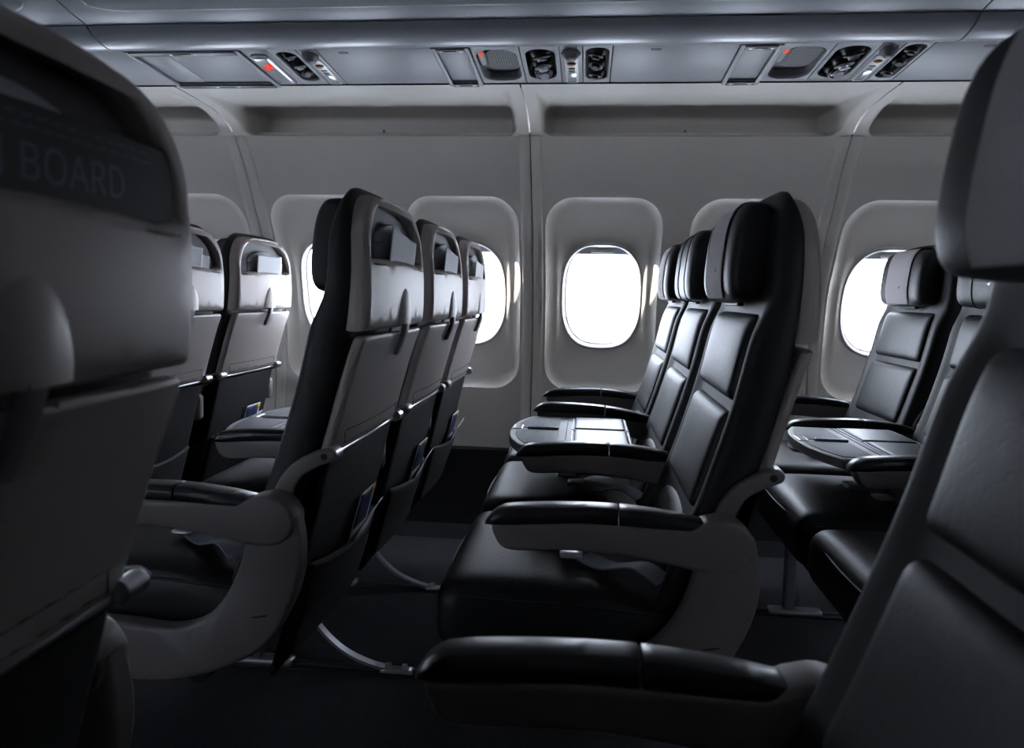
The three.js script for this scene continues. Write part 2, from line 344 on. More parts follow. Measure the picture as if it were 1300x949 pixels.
struct('trim_3', runX([[1.87, 1.66], [1.87, 1.652], [2.16, 1.64], [2.30, 1.625], [2.30, 1.66]]), M.dark);
{ const t = struct('trim_4', runX([[1.87, 1.66], [1.87, 1.652], [2.16, 1.64], [2.30, 1.625], [2.30, 1.66]]), M.dark); turnRound(t); }

// ---------------------------------------------------------------- passenger service strip under the bins
// local frame: x along the cabin, y up, z from the wall edge (0) to the bin edge (0.268)
const PW = 0.266;
function psuGroup(name, label, category, x, group) { const g = thing(name, label, category, [x, 1.5935, -2.145], group); g.rotation.x = -0.056; return g; }
// flat plate seen from below: outline (x, z) with holes, 8 mm thick, lower face at y = 0
function plate(shape, t = 0.008, bevel = 0.0012) { const g = extrude(shape, t, bevel, 2, 16); g.rotateX(Math.PI / 2); g.translate(0, t / 2, 0); return g; } // (x, z, y) frame
const rectS = (x0, z0, x1, z1, r = 0.002) => poly(rrectPts(x0, z0, x1, z1, r, 4));
function cup(x0, z0, x1, z1, r, depth, floorScale = 0.75) { // dished recess behind a hole
  const rings = [], P = (k, y) => { const cx = (x0 + x1) / 2, cz = (z0 + z1) / 2; return rrectPts(x0, z0, x1, z1, r, 8).map(([a, b]) => [cx + (a - cx) * k, y, cz + (b - cz) * k]); };
  for (const [k, y] of [[1.02, 0.006], [0.99, depth * 0.45], [0.93, depth * 0.8], [floorScale, depth], [0.3, depth * 1.02], [0.01, depth * 1.02]]) rings.push(P(k, y));
  return loft(rings);
}
function ball(x, z, r, y, tilt, mats, parent, name) {  // swivelling outlet: ball, collar, lens
  const b = mesh(name, new THREE.SphereGeometry(r, 24, 16).translate(0, 0, 0), mats[0], parent); b.position.set(x, y, z); b.rotation.set(tilt[0], 0, tilt[1]);
  mesh('collar', once('col' + r, () => new THREE.TorusGeometry(r * 0.72, r * 0.12, 8, 28).rotateX(Math.PI / 2).translate(0, -r * 0.72, 0)), M.blackPlastic, b);
  mesh('nozzle', once('noz' + r, () => cyl(r * 0.55, r * 0.42, r * 0.5).translate(0, -r * 0.85, 0)), mats[1], b);
  return b;
}
function filler(x0, x1, label, slot) {
  const g = psuGroup('overhead_filler_panel', label, 'panel', 0, 'plain panels of the overhead service strip');
  const s = rectS(x0 + 0.0015, 0.001, x1 - 0.0015, PW); mesh('panel', plate(s), M.psu, g);
  if (slot) mesh('slot', merge([plate(hole(rectS(slot - 0.0135, 0.232, slot + 0.0135, 0.244, 0.005), rrectPts(slot - 0.0115, 0.234, slot + 0.0115, 0.242, 0.0035, 4)), 0.002, 0.0003)]).translate(0, -0.001, 0), M.grille, g);
  return g;
}
function oxygenFrame(g, x0, x1, inner) {      // framed drop-down door with dark latch rails at both ends
  const e = 0.012;
  mesh('frame', plate(hole(rectS(x0, -0.012, x1, PW + 0.002, 0.003), rrectPts(x0 + e, 0.012, x1 - e, PW - 0.024, 0.003, 3)), 0.014).translate(0, -0.005, 0), M.psu, g);
  for (const [z0, z1] of [[-0.010, 0.012], [PW - 0.024, PW]]) {
    const r = mesh('latch_rail', plate(rectS(x0 + e, z0, x1 - e, z1, 0.002), 0.006).translate(0, -0.0075, 0), M.psuDark, g), m = (x0 + x1) / 2, w = Math.min(0.022, (x1 - x0) / 6);
    mesh('latch', plate(rectS(m - w, (z0 + z1) / 2 - 0.004, m + w, (z0 + z1) / 2 + 0.004, 0.002), 0.004).translate(0, -0.0095, 0), M.blackPlastic, r);
    for (const k of [-1, 1]) mesh('screw', plate(rectS(m + k * w * 1.55 - 0.004, (z0 + z1) / 2 - 0.003, m + k * w * 1.55 + 0.004, (z0 + z1) / 2 + 0.003, 0.002), 0.003).translate(0, -0.0088, 0), M.lens, r);
  }
  let a = x0 + e + 0.001;
  for (const b of inner) { mesh('door_panel', plate(rectS(a, 0.013, b - 0.001, PW - 0.025), 0.006).translate(0, 0.002, 0), M.psu, g); a = b + 0.001; }
}
function readingLights(g, x0, x1) {
  const m = (x0 + x1) / 2, hw = (x1 - x0) / 2 - 0.012, hp = rrectPts(m - hw, 0.03, m + hw, PW - 0.02, hw * 0.95, 8);
  mesh('light_plate', plate(hole(rectS(x0 + 0.001, 0.001, x1 - 0.001, PW), hp)), M.psu, g);
  mesh('light_recess', cup(m - hw, 0.03, m + hw, PW - 0.02, hw * 0.95, 0.03), M.psuDark, g);
  for (const [z, t] of [[0.205, 0.3], [0.135, 0.1], [0.075, -0.3]]) ball(m, z, hw * 0.74, 0.018, [t, 0.2], [M.blackPlastic, M.lens], g, 'reading_light');
}
function callPanel(g, x0, x1) {
  const m = (x0 + x1) / 2, hw = (x1 - x0) / 2;
  mesh('call_plate', plate(rectS(x0 + 0.001, 0.001, x1 - 0.001, PW)), M.psu, g);
  const s = mesh('call_bezel', plate(rectS(m - hw * 0.6, 0.006, m + hw * 0.6, PW - 0.075, 0.008), 0.006).translate(0, -0.003, 0), M.ring, g);
  mesh('call_button', new THREE.SphereGeometry(hw * 0.42, 18, 10).scale(1, 0.4, 0.8).translate(m, -0.004, 0.155), M.amber, s);
  for (const z of [0.118, 0.098]) mesh('indicator', plate(rectS(m - hw * 0.3, z - 0.006, m + hw * 0.3, z + 0.006, 0.003), 0.003).translate(0, -0.0045, 0), M.grille, s);
  mesh('seat_number_strip', plate(rectS(m - hw * 0.4, 0.014, m + hw * 0.4, 0.085, 0.003), 0.003).translate(0, -0.0045, 0), M.lens, s);
  mesh('knob', loft([[0.028, 0.001], [0.027, -0.006], [0.016, -0.016], [0.013, -0.02], [0.001, -0.02]].map(([r, y]) => { const o = []; for (let i = 0; i < 8; i++) { const t = i / 8 * 2 * Math.PI; o.push([m + Math.cos(t) * r * hw / 0.032, y, 0.222 + Math.sin(t) * r]); } return o; })), M.grille, g);
}
function gaspers(g, x0, x1) {
  const m = (x0 + x1) / 2, hw = (x1 - x0) / 2 - 0.008, hp = rrectPts(m - hw, 0.025, m + hw, PW - 0.014, hw * 0.95, 8);
  mesh('gasper_plate', plate(hole(rectS(x0 + 0.001, 0.001, x1 - 0.001, PW), hp)), M.psu, g);
  mesh('gasper_recess', cup(m - hw, 0.025, m + hw, PW - 0.014, hw * 0.95, 0.028), M.grille, g);
  for (const [z, t] of [[0.215, 0.2], [0.14, -0.2], [0.07, 0.1]]) ball(m, z, hw * 0.78, 0.012, [t, -0.2], [M.blackPlastic, M.psuDark], g, 'air_outlet');
}
const perfBump = dataTex(128, (x, y) => Math.hypot((x % 16) - 8, (y % 16) - 8) < 4.5 ? 0 : 1, 18);
const perf = dataTex(128, (x, y) => Math.hypot((x % 16) - 8, (y % 16) - 8) < 4.5 ? 0.12 : 0.42, 18, true);
M.speaker = std(0xffffff, 0.6, { map: perf, bumpMap: perfBump, bumpScale: 0.001 });
function planarUV(g) { const p = g.attributes.position, u = new Float32Array(p.count * 2); for (let i = 0; i < p.count; i++) { u[2 * i] = p.getX(i); u[2 * i + 1] = p.getZ(i); } g.setAttribute('uv', new THREE.BufferAttribute(u, 2)); return g; }
function speakerPanel(g, x0, x1) {            // speaker with a lit no-smoking sign beside it
  const m = (x0 + x1) / 2, hw = (x1 - x0) / 2 - 0.009, hp = rrectPts(m - hw, 0.022, m + hw, PW - 0.022, hw * 0.8, 8);
  mesh('speaker_plate', plate(hole(rectS(x0 + 0.001, 0.001, x1 - 0.001, PW), hp)), M.psu, g);
  mesh('speaker_recess', cup(m - hw, 0.022, m + hw, PW - 0.022, hw * 0.8, 0.022, 0.9), M.grille, g);
  mesh('speaker_grille', planarUV(cyl(0.046, 0.049, 0.006, 40).scale(1, 1, 1.5).translate(m + hw * 0.2, 0.014, 0.155)), M.speaker, g);
  const s = mesh('sign_window', rbox(0.022, 0.006, 0.11, 0.002, [3, 2, 6]).translate(m - hw * 0.78, 0.008, 0.175), M.psuDark, g);
  mesh('no_smoking_sign', merge([rbox(0.004, 0.002, 0.03, 0.0008, [2, 2, 2]).translate(m - hw * 0.78, 0.0045, 0.205), rbox(0.012, 0.002, 0.004, 0.0008, [2, 2, 2]).translate(m - hw * 0.78, 0.0045, 0.212), rbox(0.010, 0.002, 0.004, 0.0008, [2, 2, 2]).translate(m - hw * 0.78, 0.0045, 0.198)]), M.sign, s);
}
{ // middle unit
  const g = psuGroup('overhead_service_unit', 'overhead service unit with speaker and reading lights above the clear window', 'service unit', 0, 'overhead service units');
  oxygenFrame(g, -0.424, -0.324, [-0.337]); speakerPanel(g, -0.323, -0.195); readingLights(g, -0.195, -0.092); callPanel(g, -0.092, -0.032); gaspers(g, -0.032, 0.045);
}
{ // right unit
  const g = psuGroup('overhead_service_unit', 'overhead service unit above the black seat with the grey headrest strap', 'service unit', 0, 'overhead service units');
  oxygenFrame(g, 0.36, 0.463, [0.450]); speakerPanel(g, 0.464, 0.591); readingLights(g, 0.591, 0.70); callPanel(g, 0.70, 0.752); gaspers(g, 0.752, 0.82);
}
{ // left unit: wide framed door, lit sign strip, lights
  const g = psuGroup('overhead_service_unit', 'overhead service unit with wide framed door and red lit sign strip', 'service unit', 0, 'overhead service units');
  oxygenFrame(g, -1.27, -0.945, [-1.165, -0.958]);
  mesh('sign_plate', plate(rectS(-0.943, 0.001, -0.87, PW)), M.psu, g);
  const s = mesh('sign_window', rbox(0.05, 0.012, 0.21, 0.005, [4, 3, 8]).translate(-0.905, -0.003, 0.125), M.lens, g);
  mesh('no_smoking_sign', merge([-1, 1].map((k) => rbox(0.012, 0.003, 0.026, 0.001, [2, 2, 2]).translate(-0.905 + k * 0.009, -0.0095, 0.165 + k * 0.008))), M.sign, s);
  readingLights(g, -0.87, -0.79); callPanel(g, -0.79, -0.735);
}
filler(-0.735, -0.424, 'plain grey overhead panel left of the middle service unit', -0.665);
filler(0.045, 0.36, 'plain grey overhead panel between the middle and right service units', 0.155);
filler(0.82, 1.9, 'plain grey overhead panel right of the right service unit', 0.955);
filler(-2.4, -1.27, 'plain grey overhead panel left of the wide framed door', 0);
filler(1.9, X1 - 0.06, 'plain grey overhead panel towards the rear wall', 0); filler(X0 + 0.06, -2.4, 'plain grey overhead panel towards the front wall', 0);
{ const g = filler(X0 + 0.06, X1 - 0.06, 'long plain grey overhead panel above the near seats', 0); const p = new THREE.Group(); turnRound(g); g.rotation.order = 'YXZ'; }

// ---------------------------------------------------------------- seats (local: x towards the rear, y up, z = 0 seat middle)
const frontX = table([[0.44, 0.125], [0.5, 0.15], [0.617, 0.193], [0.726, 0.228], [0.819, 0.254], [0.911, 0.275], [0.969, 0.292], [1.1, 0.300], [1.18, 0.306]]);
const rearX = table([[0.44, 0.19], [0.57, 0.237], [0.64, 0.266], [0.74, 0.302], [0.825, 0.323], [0.9, 0.337], [1.0, 0.345], [1.08, 0.343], [1.18, 0.332]]);
const TOP = 1.163;
const cornerDrop = (z, hw, r) => { const t = clamp((Math.abs(z) - (hw - r)) / r, 0, 1); return r * (1 - Math.sqrt(1 - t * t * 0.985)) + 0.008 * (z / hw) ** 2; };
function backGeo() {
  const y0 = 0.44, H = TOP - y0, hw = 0.222;
  return rbox(0.1, H, hw * 2, 0.03, [6, 44, 26], ([x, y, z]) => {
    let Y = y + y0 + H / 2; const k = sstep(0.98, TOP, Y);
    const t = x / 0.1 + 0.5; Y -= k * (cornerDrop(z, hw, 0.095) * 0.95 + 0.034 * ((t - 0.62) / 0.62) ** 2);
    const groove = 0.006 * Math.exp(-(((Y - 0.79) / 0.012) ** 2)) * (t < 0.5 ? 1 : 0) * sstep(0.2, 0.16, Math.abs(z));
    return [lerp(frontX(Y), rearX(Y), t) + groove - 0.010 * sstep(0.155, 0.205, Math.abs(z)) * (1 - t) * sstep(1.0, 0.9, Y), Y, z];
  });
}
function padGeo(y0, y1, hw, th, peak = 0) {   // upholstered panel on the front of the back
  return rbox(th, y1 - y0, hw * 2, 0.016, [5, 20, 22], ([x, y, z]) => {
    const H = y1 - y0, t = y / H + 0.5, Y = y0 + t * H + peak * t * (1 - (z / hw) ** 2), puff = (1 - (z / hw) ** 4) * (1 - (2 * t - 1) ** 4);
    return [frontX(Y) + 0.004 + x - (x < 0 ? 0.006 * puff : 0), Y, z];
  });
}
const HEAD = { cx: 0.279, cy: 1.057, rx: 0.036, ry: 0.088, hz: 0.152 };
function headPoint(u, z, grow = 0) {          // u: angle round the head pad, 0 = rear, pi = front; z across
  const k = Math.pow(1 - Math.pow(Math.min(1, Math.abs(z) / HEAD.hz), 5), 0.28), c = Math.cos(u), s = Math.sin(u), n = 0.72;
  const rx = (HEAD.rx) * (0.35 + 0.65 * k) + grow, ry = HEAD.ry * (0.72 + 0.28 * k) + grow;
  const y = Math.sign(s) * Math.pow(Math.abs(s), n) * ry;
  return [HEAD.cx + Math.sign(c) * Math.pow(Math.abs(c), n) * rx + 0.10 * y - (c < 0 ? 0.006 * sstep(0.05, 0.14, Math.abs(z)) * k : 0), HEAD.cy + y, z];
}
function headGeo() {
  const rings = [], n = 40;
  for (let j = 0; j <= 36; j++) { const z = HEAD.hz * Math.sin((j / 36 - 0.5) * Math.PI), r = []; for (let i = 0; i < n; i++) { const e = Math.abs(z) > HEAD.hz * 0.9999; const q = headPoint(i / n * 2 * Math.PI, z); if (e) { q[0] = lerp(q[0], HEAD.cx, 0.98); q[1] = lerp(q[1], HEAD.cy, 0.98); } r.push(q); } rings.push(r); }
  return loft(rings.map((r) => r.reverse()));
}
function headSeam(z) { const p = []; for (let i = 0; i <= 24; i++) p.push(headPoint(lerp(0.5, 1.55, i / 24) * Math.PI, z, 0.0005)); return tube(p, 0.0016, 40, 5); }
function coverGeo() {                         // cloth over the head pad, hanging a little below it in front
  const outer = [], hw = 0.08, N = 26;
  const path = (z, g) => { const p = []; for (let i = 0; i <= N; i++) p.push(headPoint(lerp(0.30, 1.22, i / N) * Math.PI, z, g)); const q = p[N]; for (let i = 1; i <= 6; i++) p.push([q[0] + 0.004 * (i / 6), q[1] - 0.014 * i / 6, z]); return p; };
  const rings = [];
  for (let j = 0; j <= 14; j++) { const z = lerp(-hw, hw, j / 14), a = path(z, 0.0045), b = path(z, 0.0015).reverse(); rings.push([...a, ...b]); }
  const cap = (r) => { const n = r.length / 2, out = []; for (let i = 0; i < n; i++) out.push(r[i]); return out; };
  return loft(rings);
}
function shellShape() {                       // rear shell outline (z, y), with the opening of the literature pocket
  const hw = 0.213, y0 = 0.905, o = [[-hw, y0], [hw, y0]], f = (z, top, w, r) => top - cornerDrop(z, w, r) * 0.95;
  for (let i = 0; i <= 40; i++) { const z = hw * Math.cos(Math.PI * i / 40); o.push([z, f(z, 1.150, hw, 0.092)]); }
  const s = poly(o.slice(0, -1)), w = 0.186, h = [];
  for (let i = 0; i <= 24; i++) { const z = w * Math.cos(Math.PI * i / 24); h.push([z, f(z, 1.135, w, 0.1) - 0.004 * (z / w) ** 2]); }
  for (let i = 0; i <= 12; i++) { const z = lerp(-w, w, i / 12); h.push([z, 1.030 + 0.006 * (1 - (z / w) ** 2)]); }
  return hole(s, h.slice(0, -1));
}
const shellRear = table([[0.68, 0.316], [0.75, 0.334], [0.85, 0.362], [0.905, 0.379], [1.0, 0.382], [1.06, 0.377], [1.12, 0.369], [1.165, 0.357]]);
function toSeat(g, bow = 0.010) {             // shape frame (z, y, thickness) -> seat frame, bent to the rear outline
  g = new TessellateModifier(0.03, 8).modify(g.index ? g.toNonIndexed() : g);
  g.rotateY(Math.PI / 2);
  const p = g.attributes.position;
  for (let i = 0; i < p.count; i++) { const y = p.getY(i), z = p.getZ(i); p.setX(i, p.getX(i) + shellRear(y) - bow * (z / 0.21) ** 2); }
  return toCreasedNormals(g, 0.75);
}
function upperShellGeo() { const b = 0.016, g = new THREE.ExtrudeGeometry(shellShape(), { depth: 0.012, bevelEnabled: true, bevelThickness: b, bevelSize: b * 0.8, bevelOffset: -b * 0.8, bevelSegments: 5, curveSegments: 10 }); g.translate(0, 0, -0.028); return toSeat(g); }
const LAT = 0;                                // sideways place of the latch
function trayGeo() {
  const s = poly(rrectPts(-0.207, 0.690, 0.207, 0.897, 0.012, 4)), sc = []; for (let i = 0; i <= 16; i++) { const t = Math.PI + i / 16 * Math.PI; sc.push([LAT * -1 + 0.03 * Math.cos(t), 0.893 + 0.058 * Math.sin(t)]); }
  hole(s, sc);
  const g = new THREE.ExtrudeGeometry(s, { depth: 0.008, bevelEnabled: true, bevelThickness: 0.007, bevelSize: 0.006, bevelOffset: -0.006, bevelSegments: 4, curveSegments: 6 }); g.translate(0, 0, -0.017);
  return toSeat(g);
}
function hoodGeo() {                          // bulge over the latch, open below
  const rings = [];
  for (let j = 0; j <= 12; j++) { const a = j / 12 * Math.PI / 2, r = []; for (let i = 0; i <= 20; i++) { const t = i / 20 * Math.PI, y = 0.912 + 0.072 * Math.sin(t) * Math.cos(a), z = LAT + 0.043 * Math.cos(t) * Math.cos(a); r.push([shellRear(y) - 0.003 + 0.013 * Math.sin(a), y, z]); } rings.push(r); }
  return loft(rings, false);
}
function pocketInner() {                      // back wall and floor of the literature pocket
  const w = 0.198, o = [[-w, 0.965], [w, 0.965]]; for (let i = 0; i <= 24; i++) { const z = w * Math.cos(Math.PI * i / 24); o.push([z, 1.144 - cornerDrop(z, w, 0.085)]); }
  const g = extrude(poly(o), 0.004, 0.001, 1).rotateY(Math.PI / 2); g.translate(0.3475, 0, 0); const p = g.attributes.position;
  for (let i = 0; i < p.count; i++) p.setX(i, p.getX(i) - 0.012 * sstep(1.07, 1.14, p.getY(i)));
  return merge([g, rbox(0.03, 0.004, 0.36, 0.0015, [4, 2, 10]).translate(0.362, 1.022, 0)]);
}
function placardGeo() { // thin raised outline near the foot of the tray
  const y0 = 0.703, y1 = 0.727, x0 = -0.17, x1 = 0.17, fr = [];
  const b = (za, ya, zb, yb) => { const g = rbox(0.0012, Math.abs(yb - ya) + 0.0018, Math.abs(zb - za) + 0.0018, 0.0004, [1, 1, 1]); g.translate(shellRear((ya + yb) / 2) - 0.010 * (((za + zb) / 2) / 0.21) ** 2 + 0.0004, (ya + yb) / 2, (za + zb) / 2); return g; };
  for (let i = 0; i < 12; i++) { const a = lerp(x0, x1, i / 12), c = lerp(x0, x1, (i + 1) / 12); fr.push(b(a, y0, c, y0), b(a, y1, c, y1)); }
  fr.push(b(x0, y0, x0, y1), b(x1, y0, x1, y1));
  return merge(fr);
}
const armShape = () => poly([...splinePts([[-0.143, 0.604], [-0.139, 0.59], [-0.128, 0.572], [-0.113, 0.566], [-0.02, 0.57], [0.07, 0.567], [0.14, 0.557], [0.20, 0.548]], 30), [0.215, 0.60], [0.19, 0.615], [0.0, 0.616]]);
const armShapeAisle = () => poly([...splinePts([[-0.143, 0.604], [-0.139, 0.59], [-0.128, 0.572], [-0.113, 0.566], [-0.02, 0.57], [0.07, 0.567], [0.14, 0.557], [0.20, 0.547], [0.245, 0.552], [0.268, 0.575], [0.270, 0.597], [0.255, 0.620], [0.225, 0.632], [0.195, 0.626]], 50), [0.17, 0.615], [0.0, 0.616]]);
const armTop = table([[-0.16, 0.606], [-0.145, 0.622], [-0.11, 0.632], [0.0, 0.639], [0.08, 0.638], [0.15, 0.631], [0.2, 0.622]]);
function armPadGeo(x0, x1, w = 0.050) {        // cut square at the joint, rounded off at the front tip
  const rings = [], tip = x0 < -0.1, st = tip ? [[0, 0.02, 0], [0.001, 0.35, 0.006], [0.004, 0.6, 0.006], [0.010, 0.82, 0.004], [0.02, 0.96, 0.001], [0.03, 1, 0]] : [[0, 0.02, 0], [0, 0.93, 0], [0.0012, 1, 0]];
  const en = [[0.0012, 1], [0, 0.93], [0, 0.02]], list = st.map(([x, k, dy]) => [x0 + x, k, dy]);
  for (let i = 1; i < 12; i++) list.push([lerp(list[st.length - 1][0], x1 - 0.0012, i / 12), 1, 0]);
  for (const [x, k] of en) list.push([x1 - x, k, 0]);
  for (const [X, k, dy] of list) {
    const t = armTop(X) - dy, H = Math.max(0.008, Math.min(0.030, t - 0.6015)), c = t - H / 2, o = [];
    for (const [z, y] of rrectPts(-w / 2, -H / 2, w / 2, H / 2, Math.min(0.011, H * 0.45), 5)) o.push([X, c + y * (0.25 + 0.75 * k) * (k < 0.05 ? 0.05 : 1) + 0.0012 * (1 - (2 * z / w) ** 2) * (y > 0 ? k : 0), z * k]);
    rings.push(o);
  }
  return toCreasedNormals(loft(rings).toNonIndexed(), 0.7);
}
const sideOuter = splinePts([[0.272, 0.60], [0.281, 0.55], [0.279, 0.50], [0.262, 0.445], [0.222, 0.377], [0.17, 0.34], [0.11, 0.315], [0.02, 0.298], [-0.08, 0.300], [-0.16, 0.325]], 40);
const sideInner = splinePts([[-0.16, 0.395], [-0.10, 0.398], [-0.045, 0.397], [0.05, 0.392], [0.105, 0.41], [0.145, 0.45], [0.17, 0.50], [0.184, 0.549]], 34);
const trayArm = () => poly([...splinePts([[0.212, 0.575], [0.214, 0.625], [0.242, 0.672], [0.285, 0.699], [0.312, 0.704], [0.322, 0.695], [0.314, 0.682]], 30), ...splinePts([[0.290, 0.672], [0.262, 0.652], [0.246, 0.62], [0.241, 0.575]], 16)]);

function armrest(seat, z, kind, lift = 0) {   // kind: 'aisle' or 'inner'
  const g = mesh('armrest', once('arm' + kind, () => extrude(kind === 'aisle' ? armShapeAisle() : armShape(), kind === 'aisle' ? 0.053 : 0.046, 0.006)), M.armGrey, seat);
  g.position.z = z;
  mesh('front_pad', once('padF', () => armPadGeo(-0.156, 0.0585)), M.armPad, g); mesh('rear_pad', once('padR', () => armPadGeo(0.0605, kind === 'aisle' ? 0.194 : 0.205)), M.armPad, g);
  if (kind !== 'aisle') mesh('hinge_cover', once('hingec', () => rbox(0.06, 0.085, 0.034, 0.015, [8, 10, 8]).translate(0.243, 0.596, 0)), M.shell, g);
  if (kind === 'aisle') mesh('hub_cap', once('hubcap', () => cyl(0.012, 0.012, 0.0538, 24).rotateX(Math.PI / 2).translate(0.225, 0.586, 0)), M.armGrey, g);
  if (lift) { const p = new THREE.Vector3(0.2, 0.6, 0); g.rotation.z = -lift; const q = p.clone().applyAxisAngle(new THREE.Vector3(0, 0, 1), -lift); g.position.x += p.x - q.x; g.position.y += p.y - q.y; }
  return g;
}
function leg(seat, z) {
  const g = mesh('leg', once('leg', () => (ribbon([[0.0, 0.30, 0], [0.03, 0.2, 0], [0.075, 0.115, 0], [0.14, 0.055, 0], [0.21, 0.024, 0], [0.265, 0.012, 0]], 0.022, 0.008))), M.brushed, seat);
  g.position.z = z;
  mesh('front_post', once('fpost', () => merge([rbox(0.035, 0.30, 0.03, 0.006, [3, 6, 3]).translate(-0.09, 0.155, 0), rbox(0.16, 0.018, 0.04, 0.005, [6, 2, 3]).translate(-0.07, 0.012, 0)])), M.brushed, seat).position.z = z;
  mesh('foot', once('foot', () => merge([rbox(0.085, 0.014, 0.026, 0.004, [5, 3, 3]).translate(0.285, 0.009, 0), cyl(0.009, 0.009, 0.012, 14).translate(0.262, 0.019, 0), cyl(0.007, 0.007, 0.012, 14).translate(0.305, 0.019, 0)])), M.metal, g);
}
function seat(label, X, d, o) {
  const s = thing('airline_seat', label, 'seat', [X, 0, -d], 'airline seats');
  const side = o.aisle ?? 0;                  // +1 / -1: which side carries the aisle armrest
  const b = mesh('backrest', once('back', backGeo), M.leatherSide, s);
  mesh('upper_back_pad', once('padU', () => padGeo(0.803, 0.952, 0.165, 0.03)), M.leather, b);
  mesh('lower_back_pad', once('padL', () => padGeo(0.615, 0.785, 0.165, 0.03)), M.leather, b);
  mesh('lumbar_pad', once('padB', () => padGeo(0.46, 0.58, 0.15, 0.016, 0.02)), M.leather, b);
  const h = mesh('headrest', once('head', headGeo), M.leather, s);
  if (o.cover) { const c = mesh('headrest_cover', once('cover', coverGeo), M.cover, h); c.userData.label = 'grey ribbed fabric headrest cover'; }
  else for (const z of [-0.06, 0.06]) mesh('seam', once('hs' + z, () => headSeam(z)), M.piping, h);
  { // small bird-like emblem woven or stamped on the front of the head pad
    const e = mesh('emblem', once('emb', () => extrude(poly([[-0.009, 0.001], [-0.002, -0.001], [0.009, 0.006], [0.001, -0.0045], [-0.003, -0.003]]), 0.0006, 0.0001, 1).rotateY(-Math.PI / 2)), o.cover ? M.shellPocket : M.metal, h);
    e.position.set(...headPoint(1.06 * Math.PI, 0.02, o.cover ? 0.005 : 0.0006));
  }
  mesh('headrest_bracket', once('hb', () => rbox(0.012, 0.007, 0.13, 0.003, [3, 3, 8]).translate(0.276, 0.9665, 0)), M.rail, h);
  mesh('upper_shell', once('ush', upperShellGeo), M.shell, s);
  mesh('pocket_lining', once('pin', pocketInner), M.shellPocket, s);
  mesh('headrest_back', once('hbk', () => rbox(0.012, 0.07, 0.22, 0.005, [3, 10, 16], ([x, y, z]) => [x + 0.354 - 0.008 * (z / 0.11) ** 2, y + 1.072 - 0.03 * (z / 0.11) ** 2 * (y > 0 ? 1 : 0.2), z])), M.shellPad, s);
  const t = mesh('tray_table', once('tray', trayGeo), M.shell, s);
  mesh('placard', once('plac', placardGeo), M.shellPocket, t);
  mesh('tray_edge', once('tredge', () => cyl(0.0055, 0.0055, 0.40, 10).rotateX(Math.PI / 2).translate(0.304, 0.686, 0)), M.metal, t);
  for (const z of [-0.208, 0.208]) mesh('tray_pivot', once('piv' + z, () => merge([cyl(0.0125, 0.0125, 0.03, 20).rotateX(Math.PI / 2).translate(0.312, 0.692, z), new THREE.SphereGeometry(0.0125, 16, 8).scale(1, 1, 0.5).translate(0.312, 0.692, z + Math.sign(z) * 0.015)])), M.metal, t);
  mesh('latch_hood', once('hood', hoodGeo), M.shell, s);
  mesh('latch_recess', once('lrec', () => rbox(0.004, 0.09, 0.07, 0.0015, [2, 4, 4], ([x, y, z]) => [x + shellRear(y + 0.878) - 0.0165, y + 0.878, z + LAT])), M.shellPocket, s);
  mesh('latch_lever', once('lever', () => rbox(0.011, 0.072, 0.028, 0.005, [4, 12, 5], ([x, y, z]) => [x + shellRear(0.89 + y) + 0.004, y + 0.886, LAT + 0.004 + z * (0.75 + 4 * Math.max(0, y)) - y * 0.12])), M.lever, s);
  for (const z of [-0.226, 0.226]) { const a = mesh('tray_arm', once('tarm', () => extrude(trayArm(), 0.014, 0.004)), M.armGrey, s); a.position.z = z; mesh('pivot_cap', once('pcap', () => cyl(0.006, 0.006, 0.0152, 16).rotateX(Math.PI / 2).translate(0.304, 0.691, 0)), M.dark, a); }
  const pk = mesh('seat_back_pocket', once('pocket', () => rbox(0.012, 0.40, 0.40, 0.005, [3, 20, 16], ([x, y, z]) => { const Y = y + 0.478; return [x + lerp(0.195, 0.296, (y + 0.2) / 0.4) + 0.012 * Math.sin((y + 0.2) / 0.4 * Math.PI) * Math.cos(z * 6), Y, z]; })), M.pocket, s);
  mesh('pocket_net', once('net', () => rbox(0.02, 0.17, 0.37, 0.008, [4, 18, 18], ([x, y, z]) => { const u = 1 - (z / 0.185) ** 2; return [x + 0.238 + y * 0.25 + 0.022 * u * (0.35 + 0.65 * sstep(-0.085, 0.03, y)), y + 0.395 - 0.012 * u * sstep(0, 0.08, y), z]; })), M.net, pk);
  mesh('pocket_hem', once('hem', () => tube(Array.from({ length: 13 }, (_, i) => { const z = lerp(-0.183, 0.183, i / 12), u = 1 - (z / 0.185) ** 2; return [0.264 + 0.022 * u, 0.481 - 0.012 * u, z]; }), 0.006, 30, 8)), M.belt, pk);
  const c = mesh('seat_cushion', once('cush', () => rbox(0.45, 0.125, 0.458, 0.042, [26, 10, 24], ([x, y, z]) => [x - 0.022, y + 0.418 + (y > 0 ? 0.012 * (1 - (z / 0.23) ** 4) * (1 - (x / 0.24) ** 4) : 0) - 0.03 * sstep(0.02, 0.22, x) * (y > 0 ? 1 : 0.3), z])), M.leather, s);
  mesh('piping', once('cpip', () => tube([...[-1, 1].flatMap((k) => { const a = [[0.16, 0.447, k * 0.2245], [0.0, 0.458, k * 0.2265], [-0.15, 0.459, k * 0.2255], [-0.215, 0.4595, k * 0.214]]; return k < 0 ? a : a.reverse(); })], 0.0026, 120, 6)), M.piping, c);
  mesh('seat_pan', once('pan', () => merge([rbox(0.36, 0.05, 0.43, 0.015, [4, 3, 4]).translate(-0.01, 0.338, 0), cyl(0.022, 0.022, 0.508, 16).rotateX(Math.PI / 2).translate(-0.1, 0.31, 0), cyl(0.022, 0.022, 0.508, 16).rotateX(Math.PI / 2).translate(0.09, 0.31, 0)])), M.dark, s);
